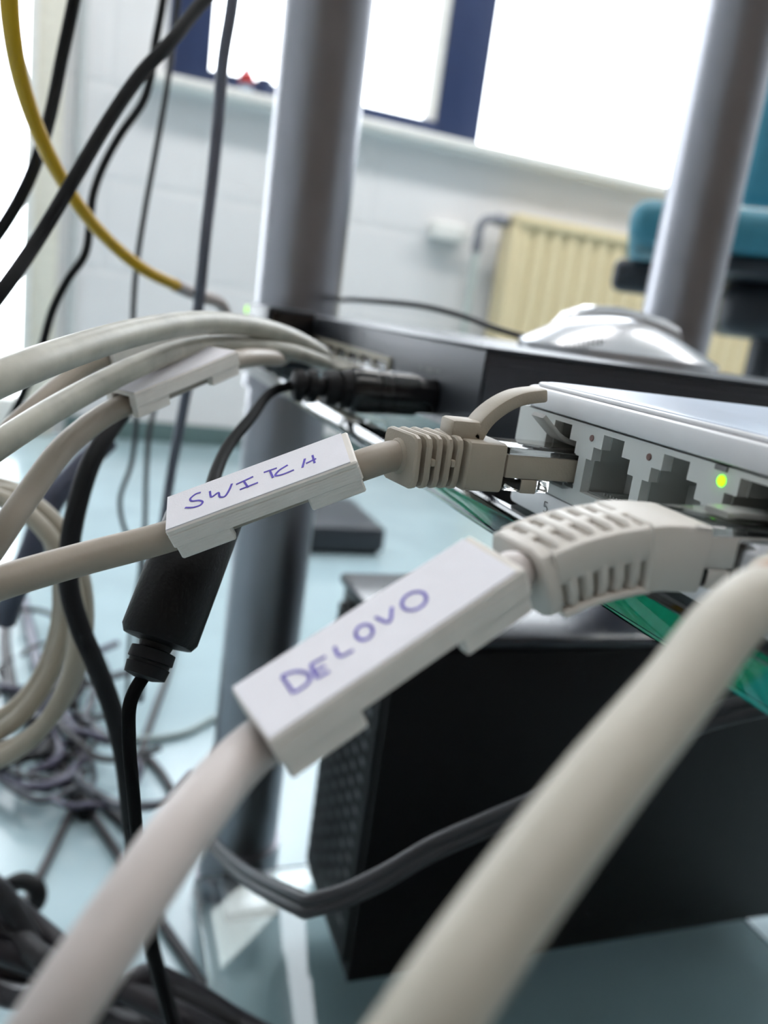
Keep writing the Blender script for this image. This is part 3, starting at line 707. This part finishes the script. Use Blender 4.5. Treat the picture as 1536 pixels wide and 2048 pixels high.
# coil of beige cable hanging at the left
cl = thing('cable_coil', at(-10, 1290, .29), 'coil of beige network cable hanging at the left edge', 'cable coil')
def loopstrand(cx_, cy_, rx, ry, z, a0, a1_, n=30, dz=0.0, rot=0.0):
    out = []
    for i in range(n+1):
        t_ = math.radians(a0+(a1_-a0)*i/n); u = i/n
        dx, dy = rx*math.cos(t_), ry*math.sin(t_)
        out.append(at(cx_+dx*math.cos(rot)-dy*math.sin(rot), cy_+dx*math.sin(rot)+dy*math.cos(rot), z+dz*u))
    return out
for cx_, cy_, rx, ry, z, dz, rot in ((-25, 1245, 195, 262, .285, .012, .10), (-45, 1225, 176, 258, .300, -.010, .16), (-70, 1260, 225, 275, .278, .016, .06), (-30, 1215, 150, 230, .312, -.008, .12)):
    MB().tube(loopstrand(cx_, cy_, rx, ry, z, -100, 255, 40, dz, rot), .0031, 16, 2).build('loop', coil_m, cl)
MB().tube(down([at(-30, 985, .29), at(-90, 1000, .29), at(-180, 1080, .3), at(-260, 1250, .31), at(-300, 1500, .32)]), .0031, 14).build('loop_end', coil_m, cl)
MB().tube(loopstrand(-215, 1250, 26, 60, .29, 0, 360, 16), .0022, 10, 2).build('cable_tie', black_m, cl)

# ================================================================== UNDER THE SHELF
# black box on the lower shelf
QX, QY0, QY1, QX1, QZ1 = .171, .4095, .527, .60, .299
sb = thing('speaker_box', (.38, .468, ZL), 'large black box standing on the lower glass shelf', 'speaker')
MB().box((QX+.004, QY0+.004, ZL+.004), (QX1-.004, QY1, QZ1-.004), .004).build('cabinet', subw_m, sb)
MB().box((QX, QY0, QZ1-.008), (QX1, QY1+.001, QZ1), .003).build('top_plate', subwtop_m, sb)
MB().box((QX+.002, QY0, ZL+.010), (QX1-.002, QY0+.004, QZ1-.009), .001).build('front_grille', subw_m, sb)
MB().box((QX, QY0+.006, ZL+.02), (QX+.004, QY1-.006, QZ1-.02), .001).build('side_panel', subw_m, sb)
sd = MB(); random.seed(3)
for i in range(16):
    for j in range(6):
        y = QY0+.018+j*.0155; z = ZL+.04+i*.0118
        sd.box((QX-.0006, y, z), (QX+.001, y+.0075, z+.004))
sd.build('side_vent', vent_m, sb)
for fx in (QX+.03, QX1-.03):
    for fy in (QY0+.025, QY1-.025): MB().lathe((fx, fy, ZL), (0, 0, 1), [(0, .012), (.004, .012)], 16).build('rubber_foot', black_m, sb)
# flat twin cord
tw = thing('twin_cord', at(615, 1800, .30), 'flat dark twin cord bent sharply in front of the black box', 'cord')
tpts = pp([(395, 1650, .50), (440, 1705, .44), (480, 1742, .39), (515, 1765, .35), (560, 1788, .315), (598, 1806, .298), (612, 1812, .294), (630, 1808, .292), (680, 1795, .290), (760, 1758, .288), (860, 1700, .286), (960, 1655, .284), (1060, 1612, .282), (1200, 1540, .278), (1360, 1458, .272), (1450, 1425, .27), (1560, 1400, .268), (1800, 1370, .27)])
for off in (-.0021, .0021):
    q = [p + (CU*.95 + CR*.2).normalized()*off for p in tpts]
    MB().tube(q, .0026, 14, 6).build('conductor', charc_m, tw)
# bundle of black leads at the bottom left
bd = thing('cable_bundle', at(200, 1980, .40), 'bundle of thick black leads sagging across the bottom left corner', 'cable bundle')
random.seed(5)
tracks = [[(-200, 1690), (0, 1795), (80, 1860), (160, 1925), (260, 1985), (380, 2040), (520, 2120)],
          [(-200, 1740), (0, 1850), (90, 1920), (180, 1970), (300, 1972), (420, 2020), (560, 2100)],
          [(-200, 1790), (0, 1900), (100, 1940), (200, 1975), (320, 2020), (440, 2075), (560, 2160)],
          [(-200, 1840), (0, 1930), (80, 1985), (200, 2030), (300, 2070), (420, 2140)],
          [(-200, 1860), (0, 1985), (120, 2000), (210, 1990), (290, 1952), (380, 1985), (470, 2040), (600, 2110)],
          [(-200, 1720), (-20, 1770), (40, 1850), (110, 1960), (190, 2020), (280, 2040), (400, 2090)]]
for i, tr in enumerate(tracks):
    MB().tube([at(x_, y_, .40+.012*math.sin(i*2.1+j)) for j, (x_, y_) in enumerate(tr)], .0058, 14).build('lead', charc_m if i % 2 else mat('soft_black', (40, 38, 44), .4), bd)
cord('loose_cable', pp([(-40, 1800, .55), (10, 1776, .55), (45, 1762, .55), (72, 1775, .55), (75, 1800, .55), (55, 1818, .55), (20, 1812, .56)]), .006, black_m, 'black loop of cord above the bundle at the left edge')

# cords lying on the floor
def floor_pts(L, r): return [on(x_, y_, 2, r) for x_, y_ in L]
cord('loose_cable', floor_pts([(150, 1605), (110, 1690), (70, 1770), (30, 1850), (-40, 1990)], .004), .004, charc_m, 'olive-black cord running from the tangle down to the left', group=None)
cord('loose_cable', floor_pts([(90, 1500), (140, 1560), (180, 1620), (225, 1690), (270, 1760), (320, 1840), (380, 1930), (450, 2040)], .004), .004, charc_m, 'thin dark cord on the floor running diagonally towards the lower shelf edge')
cord('loose_cable', floor_pts([(165, 1570), (210, 1610), (255, 1650), (300, 1690)], .005), .005, charc_m, 'short dark cord leaving the tangle to the right')
cord('loose_cable', floor_pts([(280, 1500), (310, 1530), (335, 1565), (350, 1600), (355, 1640)], .004), .004, charc_m, 'dark cord curving on the floor left of the pole')
cord('loose_cable', floor_pts([(230, 1475), (300, 1478), (370, 1465), (420, 1440), (470, 1425)], .004), .004, mat('pale_cord', (150, 165, 165), .5), 'pale grey cord on the floor reaching the pole')
cord('loose_cable', floor_pts([(350, 1290), (335, 1350), (310, 1420), (290, 1480), (280, 1540)], .004), .004, charc_m, 'dark cord on the floor right of the ferrite bead')
cord('loose_cable', floor_pts([(95, 1480), (120, 1530), (150, 1580), (175, 1625)], .009), .009, black_m, 'thick black plug lead in the middle of the tangle')
cord('loose_cable', floor_pts([(20, 1180), (10, 1250), (15, 1330), (30, 1400), (45, 1440)], .007), .007, charc_m, 'dark lead on the floor seen left inside the coil')
cord('loose_cable', floor_pts([(45, 1190), (60, 1260), (75, 1330), (90, 1400), (60, 1440)], .007), .007, greyc_m, 'grey lead on the floor seen right inside the coil')
random.seed(11)
tang_m = [black_m, charc_m, mat('tangle_grey', (66, 70, 78), .45), mat('tangle_violet', (58, 56, 76), .4)]
for i in range(24):
    wide = i >= 10
    cx_, cy_ = (random.uniform(0, 300), random.uniform(1230, 1560)) if wide else (random.uniform(50, 200), random.uniform(1340, 1580)); pts = []
    a0 = random.uniform(0, 6.28); R0 = random.uniform(60, 150) if wide else random.uniform(30, 80)
    for j in range(9):
        t_ = a0+j*(.33 if wide else .6)
        rr_ = R0*random.uniform(.92, 1.08)*(1+.10*j if wide else 1)
        pts.append(on(cx_+rr_*math.cos(t_), cy_+rr_*.75*math.sin(t_), 2, .006+.010*random.random()+.001*i))
    cord('tangled_cable', pts, random.choice([.0028, .0035, .0045]), tang_m[i % 4], ('black', 'charcoal', 'grey', 'violet')[i % 4] + ' cord in the tangle on the floor behind the beige coil', 'cord', ('black', 'charcoal', 'grey', 'violet')[i % 4] + ' cords tangled on the floor', 10)
# dark adapter on the floor behind the pole
ad = thing('floor_adapter', (.55, 1.66, 0), 'dark grey low box on the floor right of the left pole', 'power adapter')
MB().box((.36, 1.50, .008), (.575, 1.76, .060), .008).build('case', dark_m, ad)
MB().box((.37, 1.51, 0), (.565, 1.75, .008), .002).build('base', black_m, ad)

# ================================================================== SILVER DEVICE ON THE CHARCOAL SWITCH
sv_c = at(1235, 715, .40); sx, sy = sv_c.x, sv_c.y
sd_ = thing('silver_speakerphone', (sx, sy, BZ1), 'silver swoop-shaped desk device lying on the charcoal switch', 'speakerphone')
def dome(cx_, cy_, rx, ry, hfun, z0, nx=40, ny=16):
    m = MB(); rings = []
    vs_ = []; fs_ = []
    for j in range(ny+1):
        r = j/ny
        for i in range(nx):
            a = 2*math.pi*i/nx; x_, y_ = rx*r*math.cos(a), ry*r*math.sin(a)
            vs_.append((cx_+x_, cy_+y_, z0+hfun(x_/rx, y_/ry, r)))
    for j in range(ny):
        for i in range(nx):
            i2 = (i+1) % nx; fs_.append((j*nx+i, j*nx+i2, (j+1)*nx+i2, (j+1)*nx+i))
    n0 = len(vs_); vs_ += [(cx_+rx*math.cos(2*math.pi*i/nx), cy_+ry*math.sin(2*math.pi*i/nx), z0) for i in range(nx)]
    for i in range(nx):
        i2 = (i+1) % nx; fs_.append((ny*nx+i, ny*nx+i2, n0+i2, n0+i))
    fs_.append(tuple(n0+i for i in range(nx)))
    return m.add(vs_, fs_)
dome(sx, sy, .052, .040, lambda u, v, r: .0035+.0165*(1-r**2.2)*(1-.45*max(0, u)) , BZ1).build('body', silver_m, sd_)
fin = MB(); prof = [(-.030, .0), (-.030, .012), (-.024, .0195), (-.012, .0245), (.002, .0258), (.016, .0250), (.030, .0232), (.040, .0200), (.0425, .0150), (.050, .0)]
rg = []
for yy, k in ((.012, .86), (.015, 1), (.026, 1), (.029, .86)): rg.append([V((sx+.004+p[0], sy+yy, BZ1+p[1]*k)) for p in prof])
fin.loft(rg).build('fin', silver_m, sd_)
vt = MB()
for i in range(15):
    x_ = sx-.045+i*.0021
    vt.tube([V((x_, sy-.030+.004*abs(i-7)/7, BZ1+.003)), V((x_+.0005, sy-.0275+.004*abs(i-7)/7, BZ1+.0085-.0035*abs(i-7)/7))], .0006, 6, 2)
vt.build('vent_grille', vent_m, sd_)

# ================================================================== TEAL STOOL NEAR THE RADIATOR
_k = at(1258, 440, 1.0); _y = math.radians(-35); cz_ = _k.z
cx_ = _k.x + .175*math.cos(_y) - .19*math.sin(_y); cy_ = _k.y + .175*math.sin(_y) + .19*math.cos(_y)
ch = thing('swivel_stool', (cx_, cy_, 0), 'teal upholstered swivel stool with backrest near the radiator', 'stool')
Ms = Matrix.Translation((cx_, cy_, 0)) @ Matrix.Rotation(_y, 4, 'Z')
MB().box((-.175, -.19, cz_-.022), (.20, .19, cz_+.030), .024, 5, Ms).build('seat_cushion', teal_m, ch)
MB().box((-.12, -.16, cz_-.045), (.17, .16, cz_-.0225), .008, 2, Ms).build('seat_pan', dark_m, ch)
MB().box((-.185, -.10, cz_-.078), (-.115, -.05, cz_-.035), .012, 3, Ms).build('lever_housing', dark_m, ch)
MB().box((-.118, -.085, cz_-.065), (-.05, -.065, cz_-.047), .004, 2, Ms).build('lever', pipe_m, ch)
MB().box((-.035, -.09, cz_-.115), (.12, .09, cz_-.046), .02, 3, Ms).build('tilt_mechanism', dark_m, ch)
MB().lathe(Ms @ V((.04, 0, .09)), (0, 0, 1), [(0, .03), (.28, .03), (.281, .02), (cz_-.20, .02)], 20).build('gas_column', dark_m, ch)
for i in range(5):
    M5 = Ms @ Matrix.Translation((.04, 0, 0)) @ Matrix.Rotation(math.radians(72*i+20), 4, 'Z')
    MB().box((.0, -.018, .062), (.27, .018, .095), .008, 2, M5).build('base_arm', dark_m, ch)
    MB().lathe(M5 @ V((.255, -.013, .028)), M5.to_3x3() @ V((0, 1, 0)), [(0, .028), (.026, .028)], 18).build('castor', black_m, ch)
MB().tube([Ms @ V(p) for p in ((.12, .12, cz_-.055), (.20, .20, cz_-.06), (.235, .25, cz_-.02), (.24, .26, cz_+.10), (.22, .25, cz_+.20))], .012).build('back_post', dark_m, ch)
MB().box((-.02, .225, cz_+.10), (.36, .27, cz_+.38), .02, 4, Ms).build('backrest', teal_m, ch)
